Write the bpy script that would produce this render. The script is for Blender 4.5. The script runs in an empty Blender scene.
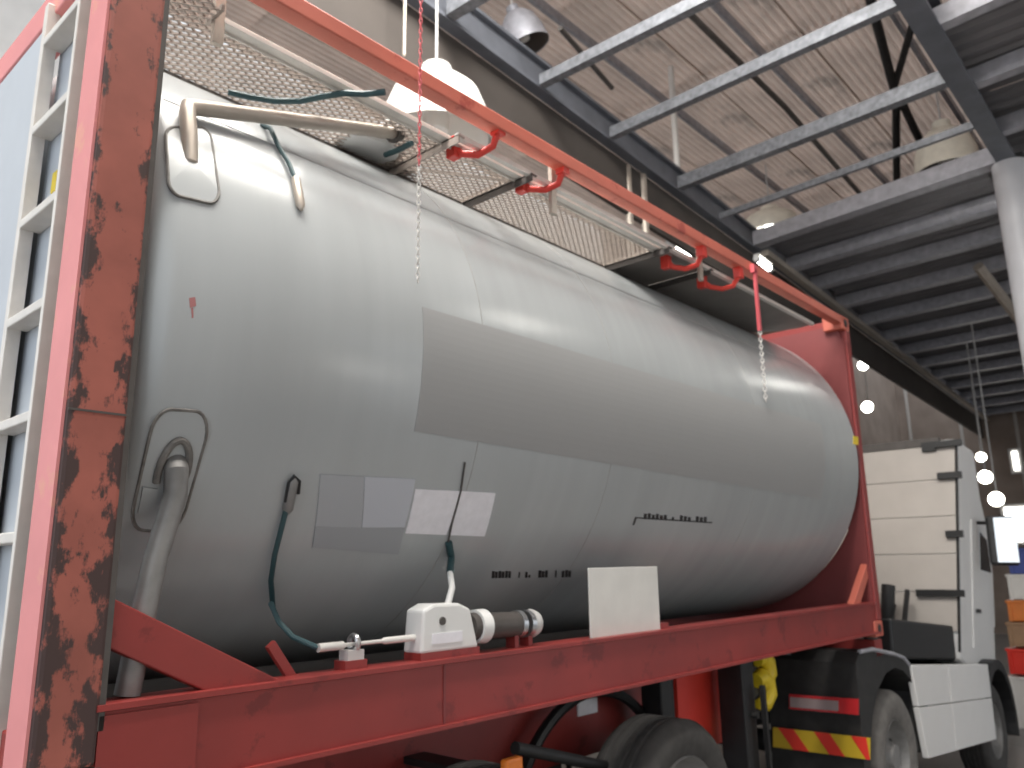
import bpy, bmesh, math, random
from mathutils import Vector, Matrix
random.seed(7)
S = bpy.context.scene
COL = S.collection
PI = math.pi
Z0 = 1.2                                    # ground to container underside

# ------------------------------------------------------------------ camera
CP = Vector((-0.735, -2.1985, 0.5942)); FPX = 796.81
def _basis(yaw, pitch, roll):
    cy, sy, cp, sp = math.cos(yaw), math.sin(yaw), math.cos(pitch), math.sin(pitch)
    f = Vector((cy*cp, sy*cp, sp)); r = Vector((sy, -cy, 0)); u = r.cross(f)
    cr, sr = math.cos(roll), math.sin(roll)
    return cr*r + sr*u, -sr*r + cr*u, f
CR, CU, CF = _basis(0.7287, 0.2218, -0.0154)
cam = bpy.data.cameras.new('camera'); co = bpy.data.objects.new('camera', cam); COL.objects.link(co)
cam.sensor_width = 36; cam.lens = FPX*36/1024; cam.clip_start = .05; cam.clip_end = 300
co.matrix_world = Matrix(((CR.x, CU.x, -CF.x, CP.x), (CR.y, CU.y, -CF.y, CP.y), (CR.z, CU.z, -CF.z, CP.z+Z0), (0, 0, 0, 1)))
cam.dof.use_dof = True; cam.dof.focus_distance = 1.6; cam.dof.aperture_fstop = 4.6
S.camera = co
# ------------------------------------------------------------------ world and light
w = bpy.data.worlds.new('overcast'); S.world = w; w.use_nodes = True
bg = w.node_tree.nodes['Background']; bg.inputs[0].default_value = (.86, .93, 1, 1); bg.inputs[1].default_value = 1.0
def area(name, loc, rot, sx, sy, energy, col=(1, 1, 1)):
    l = bpy.data.lights.new(name, 'AREA'); l.shape = 'RECTANGLE'; l.size = sx; l.size_y = sy; l.energy = energy; l.color = col
    o = bpy.data.objects.new(name, l); COL.objects.link(o); o.location = loc; o.rotation_euler = rot; return o
area('skylight_strip', (.4, -.2, 8.4), (0, 0, 0), 5.6, 3.2, 1300, (1, .955, .88))
area('doorway_daylight', (-9, 3.0, 3.6), (0, -PI/2, 0), 5.0, 7.0, 150, (.93, .96, 1))
S.view_settings.view_transform = 'Standard'; S.view_settings.look = 'None'
S.view_settings.exposure = 0.44; S.view_settings.gamma = 1; S.view_settings.use_curve_mapping = False
S.cycles.use_denoising = True
S.cycles.max_bounces = 8

# ------------------------------------------------------------------ measuring helpers
def at(u, v, ax, val):
    d = CF + CR*((u-512)/FPX) - CU*((v-384)/FPX)
    return CP + d*((val-CP[ax])/d[ax])
TY, TZ, TR = 1.205, 1.39, 1.225             # tank axis and radius
def tk(u, v):
    """pixel on the tank -> (x, angle)"""
    d = CF + CR*((u-512)/FPX) - CU*((v-384)/FPX)
    oy, oz = CP.y-TY, CP.z-TZ
    a = d.y**2+d.z**2; b = oy*d.y+oz*d.z; c = oy*oy+oz*oz-TR*TR
    p = CP + d*((-b-math.sqrt(max(0, b*b-a*c)))/a)
    return (p.x, math.atan2(p.z-TZ, TY-p.y))
def ts(x, t, dr=0.0):
    return Vector((x, TY-(TR+dr)*math.cos(t), TZ+(TR+dr)*math.sin(t)))

# ------------------------------------------------------------------ mesh builder
WL = {}
class MB:
    def __init__(s, tf=None): s.v = []; s.f = []; s.tf = tf
    def add(s, vs, fs):
        n = len(s.v); s.v += [Vector(p) for p in vs]; s.f += [tuple(i+n for i in f) for f in fs]; return s
    def box(s, a, b):
        x0, x1 = sorted((a[0], b[0])); y0, y1 = sorted((a[1], b[1])); z0, z1 = sorted((a[2], b[2]))
        return s.add([(x, y, z) for x in (x0, x1) for y in (y0, y1) for z in (z0, z1)],
                     [(0, 1, 3, 2), (4, 6, 7, 5), (0, 4, 5, 1), (2, 3, 7, 6), (0, 2, 6, 4), (1, 5, 7, 3)])
    def bar(s, p, q, wd, ht, up=(0, 0, 1)):
        p, q = Vector(p), Vector(q); d = (q-p).normalized(); u = Vector(up)
        sd = d.cross(u)
        if sd.length < 1e-4: sd = d.cross(Vector((0, 1, 0)))
        sd.normalize(); u = sd.cross(d)
        vs = [e + sd*(a*wd/2) + u*(b*ht/2) for e in (p, q) for a, b in ((-1, -1), (1, -1), (1, 1), (-1, 1))]
        return s.add(vs, [(3, 2, 1, 0), (4, 5, 6, 7), (0, 1, 5, 4), (1, 2, 6, 5), (2, 3, 7, 6), (3, 0, 4, 7)])
    def prism(s, poly, axis, a, b):
        """polygon in the two other axes, extruded along axis from a to b"""
        def mk(p, t):
            l = list(p); l.insert(axis, t); return l
        n = len(poly)
        return s.add([mk(p, a) for p in poly]+[mk(p, b) for p in poly],
                     [tuple(range(n))[::-1], tuple(range(n, 2*n))]+[(i, (i+1) % n, n+(i+1) % n, n+i) for i in range(n)])
    def tube(s, pts, r, n=10, closed=False, cap=True):
        pts = [Vector(p) for p in pts]; m = len(pts); rs = r if isinstance(r, (list, tuple)) else [r]*m
        nrm = None; rings = []
        for i, p in enumerate(pts):
            if closed: d = pts[(i+1) % m]-pts[i-1]
            else: d = pts[min(i+1, m-1)]-pts[max(i-1, 0)]
            if d.length < 1e-9: d = Vector((0, 0, 1))
            d.normalize()
            if nrm is None:
                nrm = d.cross(Vector((0, 0, 1)))
                if nrm.length < .1: nrm = d.cross(Vector((1, 0, 0)))
            nrm = (nrm - d*nrm.dot(d)).normalized(); b = d.cross(nrm)
            rings.append([p+(nrm*math.cos(2*PI*k/n)+b*math.sin(2*PI*k/n))*rs[i] for k in range(n)])
        fs = []
        for i in range(m if closed else m-1):
            j = (i+1) % m
            fs += [(i*n+k, i*n+(k+1) % n, j*n+(k+1) % n, j*n+k) for k in range(n)]
        if cap and not closed: fs += [tuple(range(n))[::-1], tuple(range((m-1)*n, m*n))]
        return s.add([p for q in rings for p in q], fs)
    def lathe(s, prof, o, ax, n=32, a0=0, a1=2*PI):
        """prof = [(distance along axis, radius)], around axis ax through o"""
        o = Vector(o); ax = Vector(ax).normalized()
        e = Vector((0, 0, 1)) if abs(ax.z) < .9 else Vector((1, 0, 0))
        u = (e-ax*e.dot(ax)).normalized(); v = ax.cross(u)
        full = abs(a1-a0-2*PI) < 1e-6; k = n if full else n+1
        vs = [o+ax*d+(u*math.cos(a0+(a1-a0)*j/n)+v*math.sin(a0+(a1-a0)*j/n))*r for d, r in prof for j in range(k)]
        fs = []
        for i in range(len(prof)-1):
            for j in range(n):
                j2 = (j+1) % k
                fs.append((i*k+j, i*k+j2, (i+1)*k+j2, (i+1)*k+j))
        return s.add(vs, fs)
    def patch(s, cs, d0, d1, nu=12, nv=6):
        """curved plate lying on the tank: corners (x, angle) in order tl, tr, br, bl"""
        def bl(a, b):
            return [(cs[0][k]*(1-a)*(1-b)+cs[1][k]*a*(1-b)+cs[2][k]*a*b+cs[3][k]*(1-a)*b) for k in (0, 1)]
        vs = []
        for d in (d0, d1):
            for i in range(nu+1):
                for j in range(nv+1): vs.append(ts(*bl(i/nu, j/nv), d))
        N = (nu+1)*(nv+1); ix = lambda l, i, j: l*N+i*(nv+1)+j
        fs = []
        for i in range(nu):
            for j in range(nv):
                fs.append((ix(1, i, j), ix(1, i, j+1), ix(1, i+1, j+1), ix(1, i+1, j)))
                fs.append((ix(0, i, j), ix(0, i+1, j), ix(0, i+1, j+1), ix(0, i, j+1)))
        for i in range(nu):
            for j in (0, nv): fs.append((ix(0, i, j), ix(0, i+1, j), ix(1, i+1, j), ix(1, i, j)))
        for j in range(nv):
            for i in (0, nu): fs.append((ix(0, i, j), ix(0, i, j+1), ix(1, i, j+1), ix(1, i, j)))
        return s.add(vs, fs)
    def build(s, name, m, parent=None, kind=None, smooth=False, bevel=0, label=None):
        vs = [s.tf(v) for v in s.v] if s.tf else s.v
        mn = Vector([min(v[i] for v in vs) for i in range(3)]); mx = Vector([max(v[i] for v in vs) for i in range(3)])
        base = Vector(((mn.x+mx.x)/2, (mn.y+mx.y)/2, mn.z))
        me = bpy.data.meshes.new(name); me.from_pydata([v-base for v in vs], [], s.f); me.materials.append(M[m]); me.validate()
        bm = bmesh.new(); bm.from_mesh(me); bmesh.ops.recalc_face_normals(bm, faces=bm.faces)
        if smooth:
            for f in bm.faces: f.smooth = True
        bm.to_mesh(me); bm.free()
        if smooth: me.set_sharp_from_angle(angle=math.radians(42))
        o = bpy.data.objects.new(name, me); COL.objects.link(o)
        wl = base+Vector((0, 0, Z0)); WL[o.name] = wl
        if parent: o.parent = parent; o.location = wl-WL[parent.name]
        else: o.location = wl
        if kind: o['kind'] = kind
        if label: o['label'] = label
        if bevel:
            b = o.modifiers.new('edge', 'BEVEL'); b.width = bevel; b.segments = 2; b.limit_method = 'ANGLE'
        return o
def thing(name, label, cat, loc, group=None, kind=None):
    o = bpy.data.objects.new(name, None); COL.objects.link(o); o.empty_display_size = .2
    o.location = Vector(loc)+Vector((0, 0, Z0)); WL[o.name] = o.location.copy()
    if label: o['label'] = label
    if cat: o['category'] = cat
    if group: o['group'] = group
    if kind: o['kind'] = kind
    return o
def tag(o, label, cat, group=None):
    o['label'] = label; o['category'] = cat
    if group: o['group'] = group
    return o
def clone(src, parent, wl):
    """copy one part, sharing its mesh, to world location wl (relative heights)"""
    c = src.copy(); COL.objects.link(c); c.parent = parent
    p = Vector(wl)+Vector((0, 0, Z0)); WL[c.name] = p
    c.location = p-(WL[parent.name] if parent else Vector((0, 0, 0)))
    return c
def rwl(o): return WL[o.name]-Vector((0, 0, Z0))

# ------------------------------------------------------------------ materials
M = {}
def nd(t, n, **k):
    x = t.nodes.new(n)
    for a, b in k.items(): setattr(x, a, b)
    return x
def mat(name, c, rough=.5, metal=0, var=.0, scale=4, c2=None, amt=.5, sc2=3, stretch=(1, 1, 1), bump=0, bsc=60, emit=0, spec=.5):
    m = bpy.data.materials.new(name); m.use_nodes = True; t = m.node_tree; b = t.nodes['Principled BSDF']
    b.inputs['Roughness'].default_value = rough; b.inputs['Metallic'].default_value = metal
    b.inputs['Specular IOR Level'].default_value = spec
    tc = nd(t, 'ShaderNodeTexCoord'); mp = nd(t, 'ShaderNodeMapping'); mp.inputs['Scale'].default_value = stretch
    t.links.new(tc.outputs['Object'], mp.inputs['Vector'])
    no = nd(t, 'ShaderNodeTexNoise'); no.inputs['Scale'].default_value = scale; no.inputs['Detail'].default_value = 6
    t.links.new(mp.outputs[0], no.inputs['Vector'])
    rp = nd(t, 'ShaderNodeMapRange'); rp.inputs[1].default_value = .3; rp.inputs[2].default_value = .7
    rp.inputs[3].default_value = 1-var; rp.inputs[4].default_value = 1+var
    t.links.new(no.outputs[0], rp.inputs[0])
    mx = nd(t, 'ShaderNodeVectorMath', operation='SCALE'); mx.inputs[0].default_value = c[:3]
    t.links.new(rp.outputs[0], mx.inputs['Scale'])
    last = mx.outputs[0]
    if c2:
        n2 = nd(t, 'ShaderNodeTexNoise'); n2.inputs['Scale'].default_value = sc2; n2.inputs['Detail'].default_value = 8; n2.inputs['Roughness'].default_value = .65
        t.links.new(mp.outputs[0], n2.inputs['Vector'])
        r2 = nd(t, 'ShaderNodeMapRange'); r2.inputs[1].default_value = .62-amt*.3; r2.inputs[2].default_value = .68-amt*.3
        t.links.new(n2.outputs[0], r2.inputs[0])
        mm = nd(t, 'ShaderNodeMix', data_type='RGBA'); mm.inputs['B'].default_value = (*c2, 1)
        t.links.new(r2.outputs[0], mm.inputs['Factor']); t.links.new(last, mm.inputs['A']); last = mm.outputs['Result']
    t.links.new(last, b.inputs['Base Color'])
    if bump:
        n3 = nd(t, 'ShaderNodeTexNoise'); n3.inputs['Scale'].default_value = bsc; n3.inputs['Detail'].default_value = 4
        t.links.new(tc.outputs['Object'], n3.inputs['Vector'])
        bp = nd(t, 'ShaderNodeBump'); bp.inputs['Strength'].default_value = bump; bp.inputs['Distance'].default_value = .004
        t.links.new(n3.outputs[0], bp.inputs['Height']); t.links.new(bp.outputs[0], b.inputs['Normal'])
    if emit:
        b.inputs['Emission Color'].default_value = (*c[:3], 1); b.inputs['Emission Strength'].default_value = emit
    M[name] = m; return m
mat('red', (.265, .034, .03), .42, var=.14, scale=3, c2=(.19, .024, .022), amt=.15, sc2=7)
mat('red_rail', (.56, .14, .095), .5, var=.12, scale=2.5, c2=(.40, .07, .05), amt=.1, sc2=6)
mat('red_dull', (.21, .042, .042), .55, var=.1, scale=3)
mat('mark', (.42, .17, .17), .6)
mat('red_bright', (.66, .05, .035), .4, var=.08)
mat('red_overlit', (.68, .25, .25), .55, var=.08, scale=3, c2=(.68, .30, .24), amt=.2, sc2=5)  # paler red: overexposure of the rear end put into the colour
mat('tank_paint', (.405, .425, .435), .23, var=.05, scale=2.2, stretch=(3, .25, .25), bump=.04, bsc=9)
mat('tank_end', (.46, .50, .55), .4, var=.04)
mat('weld', (.16, .15, .14), .6, var=.3, scale=40)
mat('seam', (.33, .33, .32), .5, var=.1, scale=20)
mat('vinyl', (.35, .352, .355), .75, spec=.15)
mat('mask_grey_a', (.40, .415, .44), .7, spec=.15)
mat('mask_grey_b', (.50, .52, .57), .7, spec=.15)
mat('mask_grey_c', (.34, .355, .375), .7, spec=.15)
mat('paper', (.80, .79, .84), .6, var=.05, scale=30)
mat('ink', (.02, .02, .022), .6)
mat('alu', (.68, .65, .61), .42, metal=.15, var=.08, scale=12)
mat('alu_white', (.72, .70, .67), .45, metal=.2, var=.05, scale=8)
mat('mesh_metal', (.42, .36, .32), .5, metal=.1, var=.12, scale=30)
mat('sheet_dark', (.24, .225, .21), .55, metal=.2, var=.12, scale=4)
mat('dark_steel', (.085, .075, .07), .55, metal=.2, var=.2, scale=10)
mat('pipe_beige', (.50, .44, .38), .4, metal=.35, var=.08, scale=10)
mat('pipe_white', (.55, .54, .53), .4, var=.06, scale=10)
mat('white_plastic', (.74, .74, .73), .45, var=.03)
mat('white_board', (.70, .69, .66), .6, var=.06, scale=6)
mat('black', (.012, .012, .013), .5, var=.2, scale=20)
mat('black_gloss', (.014, .014, .016), .25)
mat('black_dust', (.022, .021, .021), .7, var=.25, scale=14)
mat('tyre', (.055, .052, .05), .85, var=.2, scale=18)
mat('tyre_dust', (.16, .15, .14), .85, var=.2, scale=14)
mat('hub', (.25, .245, .24), .5, metal=.3, var=.15, scale=16)
mat('cable', (.03, .075, .085), .5)
mat('steel', (.55, .55, .56), .28, metal=.9)
mat('cab', (.80, .79, .78), .35, var=.02)
mat('cab_rear', (.50, .46, .425), .55, var=.05, scale=4)
mat('glass_dark', (.02, .025, .03), .08)
mat('mirror', (.95, .95, .95), .02, metal=1)
mat('chev_red', (.75, .045, .03), .35)
mat('chev_yellow', (.62, .42, .03), .4)
mat('lens_red', (.55, .03, .035), .2)
mat('lens_grey', (.35, .27, .27), .3)
mat('amber', (.8, .22, .03), .3)
mat('yellow', (.70, .52, .02), .45)
mat('galv', (.23, .24, .265), .45, metal=.35, var=.28, scale=16)
mat('galv_dim', (.40, .40, .44), .5, metal=.3, var=.18, scale=9)
mat('girder', (.13, .14, .165), .5, metal=.1, var=.15, scale=4)
mat('fascia', (.075, .064, .058), .8, var=.1, scale=2)
mat('deck', (.155, .15, .16), .7, var=.2, scale=1.2)
mat('roof', (.72, .635, .58), .7, var=.10, scale=1.2, c2=(.56, .50, .46), amt=.15, sc2=.5)
mat('cladding', (.88, .85, .82), .7, var=.04)
mat('column', (.70, .70, .73), .4, var=.04)
mat('lamp_shell', (.80, .76, .66), .5, var=.08, scale=8)
mat('lamp_white', (.86, .84, .80), .35, var=.03)
mat('lamp_inside', (.13, .11, .10), .6)
mat('glow', (1, .98, .92), .5, emit=14)
mat('glow_strong', (1, .98, .92), .5, emit=17)
mat('glow_soft', (1, .97, .9), .5, emit=5)
mat('chain_red', (.60, .10, .12), .5)
mat('chain_white', (.62, .60, .58), .5)
mat('concrete', (.17, .165, .16), .3, var=.2, scale=1.5, bump=.1, bsc=20)
mat('wall_far', (.34, .27, .225), .85, var=.15, scale=1.5)
mat('wall_light', (.60, .56, .52), .85, var=.08, scale=1.5)
mat('blue', (.06, .09, .32), .5, var=.1)
mat('orange', (.72, .22, .05), .5, var=.1)
mat('crate_white', (.75, .73, .70), .5, var=.05)
mat('crate_brown', (.36, .22, .13), .7, var=.15)
# rust-eaten post paint: rust is thickest along the post's arrises and towards its foot
def roof_mat(nm, f):
    m = M[nm]; t = m.node_tree; b = t.nodes['Principled BSDF']; out = t.nodes['Material Output']
    tr = nd(t, 'ShaderNodeBsdfTranslucent'); mx = nd(t, 'ShaderNodeMixShader'); mx.inputs[0].default_value = f
    t.links.new(b.inputs['Base Color'].links[0].from_socket, tr.inputs['Color'])
    t.links.new(b.outputs[0], mx.inputs[1]); t.links.new(tr.outputs[0], mx.inputs[2]); t.links.new(mx.outputs[0], out.inputs['Surface'])
roof_mat('roof', .56); roof_mat('cladding', .85)
def post_mat():
    m = mat('red_rust', (.33, .095, .07), .6, var=.2, scale=5)
    t = m.node_tree; b = t.nodes['Principled BSDF']; src = b.inputs['Base Color'].links[0].from_socket
    tc = nd(t, 'ShaderNodeTexCoord'); sp = nd(t, 'ShaderNodeSeparateXYZ'); t.links.new(tc.outputs['Object'], sp.inputs[0])
    n = nd(t, 'ShaderNodeTexNoise'); n.inputs['Scale'].default_value = 9; n.inputs['Detail'].default_value = 9; n.inputs['Roughness'].default_value = .68
    mp = nd(t, 'ShaderNodeMapping'); mp.inputs['Scale'].default_value = (1.5, 1.5, .8)
    t.links.new(tc.outputs['Object'], mp.inputs[0]); t.links.new(mp.outputs[0], n.inputs['Vector'])
    ab = nd(t, 'ShaderNodeMath', operation='ABSOLUTE'); t.links.new(sp.outputs['X'], ab.inputs[0])
    e = nd(t, 'ShaderNodeMapRange'); e.inputs[1].default_value = .025; e.inputs[2].default_value = .085; e.inputs[3].default_value = -.04; e.inputs[4].default_value = .12
    t.links.new(ab.outputs[0], e.inputs[0])
    z = nd(t, 'ShaderNodeMapRange'); z.inputs[1].default_value = .1; z.inputs[2].default_value = 1.75; z.inputs[3].default_value = .08; z.inputs[4].default_value = -.015
    t.links.new(sp.outputs['Z'], z.inputs[0])
    a1 = nd(t, 'ShaderNodeMath', operation='ADD'); a2 = nd(t, 'ShaderNodeMath', operation='ADD')
    t.links.new(n.outputs[0], a1.inputs[0]); t.links.new(e.outputs[0], a1.inputs[1]); t.links.new(a1.outputs[0], a2.inputs[0]); t.links.new(z.outputs[0], a2.inputs[1])
    r = nd(t, 'ShaderNodeMapRange'); r.inputs[1].default_value = .555; r.inputs[2].default_value = .61; t.links.new(a2.outputs[0], r.inputs[0])
    mm = nd(t, 'ShaderNodeMix', data_type='RGBA'); mm.inputs['B'].default_value = (.055, .03, .028, 1)
    t.links.new(r.outputs[0], mm.inputs['Factor']); t.links.new(src, mm.inputs['A']); t.links.new(mm.outputs['Result'], b.inputs['Base Color'])
post_mat()

# ================================================================== SETTING
# floor: level under the trailer, then a gentle ramp down under the tractor
RX, RS = 3.8, .095
fl = MB()
px = [(-30, -1.2), (RX, -1.2), (13.5, -1.2-RS*(13.5-RX)), (60, -1.2-RS*(13.5-RX))]
fl.add([(x, y, z) for x, z in px for y in (-30, 30)], [(2*i, 2*i+1, 2*i+3, 2*i+2) for i in range(3)])
fl.add([(x, y, z-.2) for x, z in px for y in (-30, 30)], [(2*i, 2*i+2, 2*i+3, 2*i+1) for i in range(3)])
o = fl.build('floor', 'concrete', kind='structure')

HJ = 5.6                                    # underside of the joists
def gy(x): return 2.62+.055*(x-5.2)         # line of the long girder beyond the container
GR = -.72                                   # line of the girder nearer the viewer
ceil = thing('ceiling', None, None, (6, 0, HJ), kind='structure')
m = MB()                                    # long girder: I section
for x0, x1 in [(-4, 34)]:
    for zc, hw, hh in [(HJ+.02, .07, .02), (HJ+.36, .07, .02)]:
        m.bar((x0, gy(x0)+.1, zc), (x1, gy(x1)+.1, zc), hw*2, hh*2)
    m.bar((x0, gy(x0)+.1, HJ+.19), (x1, gy(x1)+.1, HJ+.19), .03, .34)
m.build('girder', 'girder', ceil)
m = MB(); x0, x1 = -4, 34
m.bar((x0, gy(x0)+.22, 5.26), (x1, gy(x1)+.22, 5.26), .06, .70); m.build('fascia', 'fascia', ceil)
m = MB()
for x0, x1 in [(-4, 26)]:
    for zc in (HJ-.03, HJ+.33): m.box((x0, GR-.11, zc), (x1, GR+.11, zc+.035))
    m.box((x0, GR-.02, HJ), (x1, GR+.02, HJ+.34))
m.build('girder', 'girder', ceil)
def joist(x, xr, h, wd, mm, ya=None, yb=None):
    """C-section joist with turned lips between the two girders"""
    ya = gy(x) if ya is None else ya; yb = GR+.03 if yb is None else yb
    m = MB(); d = Vector((xr-x, yb-ya, 0)).normalized(); n = Vector((-d.y, d.x, 0))
    a, b = Vector((x, ya, HJ)), Vector((xr, yb, HJ))
    sec = [(0, 0), (wd, 0), (wd, .03), (wd-.012, .03), (wd-.012, .012), (.012, .012), (.012, h-.012), (wd-.012, h-.012), (wd-.012, h-.03), (wd, h-.03), (wd, h), (0, h)]
    vs = [p+n*(s-wd/2)+Vector((0, 0, z)) for p in (a, b) for s, z in sec]; k = len(sec)
    m.add(vs, [tuple(range(k))[::-1], tuple(range(k, 2*k))]+[(i, (i+1) % k, k+(i+1) % k, k+i) for i in range(k)])
    return m.build('joist', mm, ceil)
for u0, v0, u1, v1, h, wd, mm in [(447, 20, 480, 0, .2, .12, 'galv'), (545, 85, 715, 0, .12, .10, 'galv'), (620, 135, 905, 5, .13, .10, 'galv'), (684, 188, 950, 84, .17, .13, 'galv'), (727, 217, 970, 130, .09, .06, 'galv'),
                            (748, 250, 1005, 163, .24, .22, 'galv_dim')]:
    p, q = at(u0, v0, 2, HJ), at(u1, v1, 2, HJ)
    s = (q.x-p.x)/(q.y-p.y)
    joist(p.x+s*(gy(p.x)-p.y), p.x+s*(GR-p.y), h, wd, mm)
joist(2.0, 2.1, .2, .12, 'galv'); joist(1.13, 1.1, .2, .12, 'galv')
dx = [12.6, 13.9, 15.4, 17.0, 18.7, 20.4, 22.2, 24.0, 26.0, 28.0, 30.0, 32.0]
for x in dx: joist(x, x-.35, .22, .22, 'galv_dim')
for x in [5.9, 7.25, 8.6, 9.95, 11.3, 12.7, 14.2, 15.8, 17.6, 19.5, 21.5]: joist(x-.1, x-.6, .2, .14, 'galv_dim', GR-.03, -7.5)
# deck boards lying on the joists (sheets with folded ribs)
def ribbed(x0, x1, y0, y1, z, pitch, dep, along='y', th=.004):
    """trapezoid-ribbed sheet; ribs run along the given axis"""
    m = MB(); a0, a1 = (x0, x1) if along == 'y' else (y0, y1)
    n = max(1, int(round((a1-a0)/pitch))); pts = []
    for i in range(n):
        s = a0+(a1-a0)*i/n; p = (a1-a0)/n
        pts += [(s, 0), (s+p*.35, 0), (s+p*.5, dep), (s+p*.85, dep)]
    pts.append((a1, 0)); b0, b1 = (y0, y1) if along == 'y' else (x0, x1)
    vs = []
    for t in (0, th):
        for a, d in pts:
            for b in (b0, b1): vs.append((a, b, z+d+t) if along == 'y' else (b, a, z+d+t))
    k = len(pts); fs = []
    for i in range(k-1):
        fs.append((2*i, 2*i+1, 2*i+3, 2*i+2)); fs.append((2*k+2*i, 2*k+2*i+2, 2*k+2*i+3, 2*k+2*i+1))
    return m.add(vs, fs)
src = None
for i in range(12):
    x0 = 11.35+i*1.9
    o = ribbed(x0, x0+1.88, -.7, gy(x0)+.05, HJ+.24, .24, .05).build('deck_sheet', 'deck', ceil)
for i in range(9):
    x0 = 7.25+i*1.9
    ribbed(x0, x0+1.88, -7.5, -.75, HJ+.24, .24, .05).build('deck_sheet', 'deck', ceil)
m = MB()
for x0, x1 in [(11.3, 34)]: m.bar((x0, gy(x0)-.05, HJ-.06), (x1, gy(x1)-.05, HJ-.06), .12, .1)
m.build('deck_edge', 'pipe_beige', ceil)
# the main roof above: ribbed sheets, each its own piece, on purlins and cross rods
ZR = 7.7
for i in range(13):
    for j in range(11):
        x0, y0 = -6.4+i*2.6, -9.3+j*1.5
        if -2.0 < y0 < 2.0 and -2.2 < x0 < 3.9: continue      # rooflight gap
        ribbed(x0, x0+2.62, y0, y0+1.53, ZR+.01*((i+j) % 2)+.01*(j % 3), .11, .035, 'x').build('roof_sheet', 'roof', ceil)
for y in (-3.2, -1.55, .1, 1.75, 3.4): MB().box((-3.8, y, ZR-.14), (27.2, y+.06, ZR-.01)).build('purlin', 'galv_dim', ceil)
def rod(pts, r, mm, name): return MB().tube(pts, r, 8).build(name, mm, ceil, smooth=True)
rod([at(560, 28, 2, 6.1), at(612, 88, 2, 6.1)], .03, 'dark_steel', 'tie_rod')
rod([at(686, 10, 2, 6.1), at(785, 107, 2, 6.1), at(874, 210, 2, 6.1)], .035, 'dark_steel', 'tie_rod')
a, b = at(868, -10, 2, 7.3), at(897, 210, 2, 7.3); c = at(893, 85, 2, 7.3)
rod([a, c, at(896, 100, 2, 7.3), b], .06, 'black_dust', 'brace_rod')
rod([at(918, 5, 2, 7.3), at(895, 85, 2, 7.3)], .05, 'black_dust', 'brace_rod')
rod([at(903, 105, 2, 7.3), at(938, 178, 2, 7.3)], .06, 'black_dust', 'brace_rod')
p = at(678, 178, 1, 2.95); rod([p, (p.x, p.y, ZR)], .045, 'alu_white', 'drop_pipe')
for u in (627, 642):
    p = at(u, 166, 1, gy(8)+.17); rod([(p.x, p.y, p.z-1.4), (p.x, p.y, p.z)], .05, 'pipe_beige', 'drop_pipe')
p = at(404, 55, 1, 2.45); rod([(p.x, p.y, p.z), (p.x, p.y, HJ+.3)], .014, 'pipe_beige', 'drop_pipe')
rod([at(978, 266, 2, 5.45), at(1024, 326, 2, 4.6)], .09, 'pipe_beige', 'knee_brace')

# columns under the near girder
cp = at(1003, 145, 1, GR); cx = cp.x+.21
col = thing('column', None, None, (cx, GR, -2), kind='structure')
zf = -1.2-RS*(cx-RX)
MB().lathe([(0, 0), (0, .2), (HJ-.03-zf, .2), (HJ-.03-zf, 0)], (cx, GR, zf), (0, 0, 1), 28).build('shaft', 'column', col, smooth=True)
MB().box((cx-.3, GR-.3, zf), (cx+.3, GR+.3, zf+.03)).build('base_plate', 'girder', col)
# walls: far end and open sides
wf = MB().box((33, -14, -2.2), (33.3, 20, 9)).build('wall_far', 'wall_far', kind='structure')
m = MB()
for k in range(16): MB().box((32.96, -13+k*1.8, -2.2), (33.02, -12.9+k*1.8, 8.9)).build('wall_rib', 'wall_light', wf)
wr = MB().box((-4, -9.6, -2.2), (7.5, -9.3, 8)).build('wall_right', 'wall_light', kind='structure')
MB().box((16, -9.6, -2.2), (33, -9.3, 8)).build('wall_right', 'wall_light', kind='structure')
MB().box((7.5, -9.55, 5.2), (16, -9.35, 8)).build('door_header', 'wall_light', wr)
wl_ = MB().prism([(-2, -2.2), (33, -2.2), (33, 9), (13, 9), (13, 4.2), (-2, 4.2)], 1, 7.2, 7.5).build('wall_left', 'wall_far', kind='structure')
for i in range(11):                          # translucent cladding sheets over the left wall
    MB().box((-4+i*1.55, 7.30+.02*(i % 2), 4.1), (-4+i*1.55+1.6, 7.306+.02*(i % 2), 7.75)).build('cladding_sheet', 'cladding', wl_)
for n, (u0, v0, u1, v1) in enumerate([(1004, 508, 1032, 541), (1012, 452, 1020, 470)]):
    a, b = at(u0, v0, 0, 32.9), at(u1, v1, 0, 32.9)
    fr = MB().box((32.86, a.y+.12, b.z-.12), (32.95, b.y-.12, a.z+.12)).build('window_%d' % (n+1), 'alu_white', kind='structure')
    MB().box((32.83, a.y, b.z), (32.88, b.y, a.z)).build('pane', 'glow_soft', fr)

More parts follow.
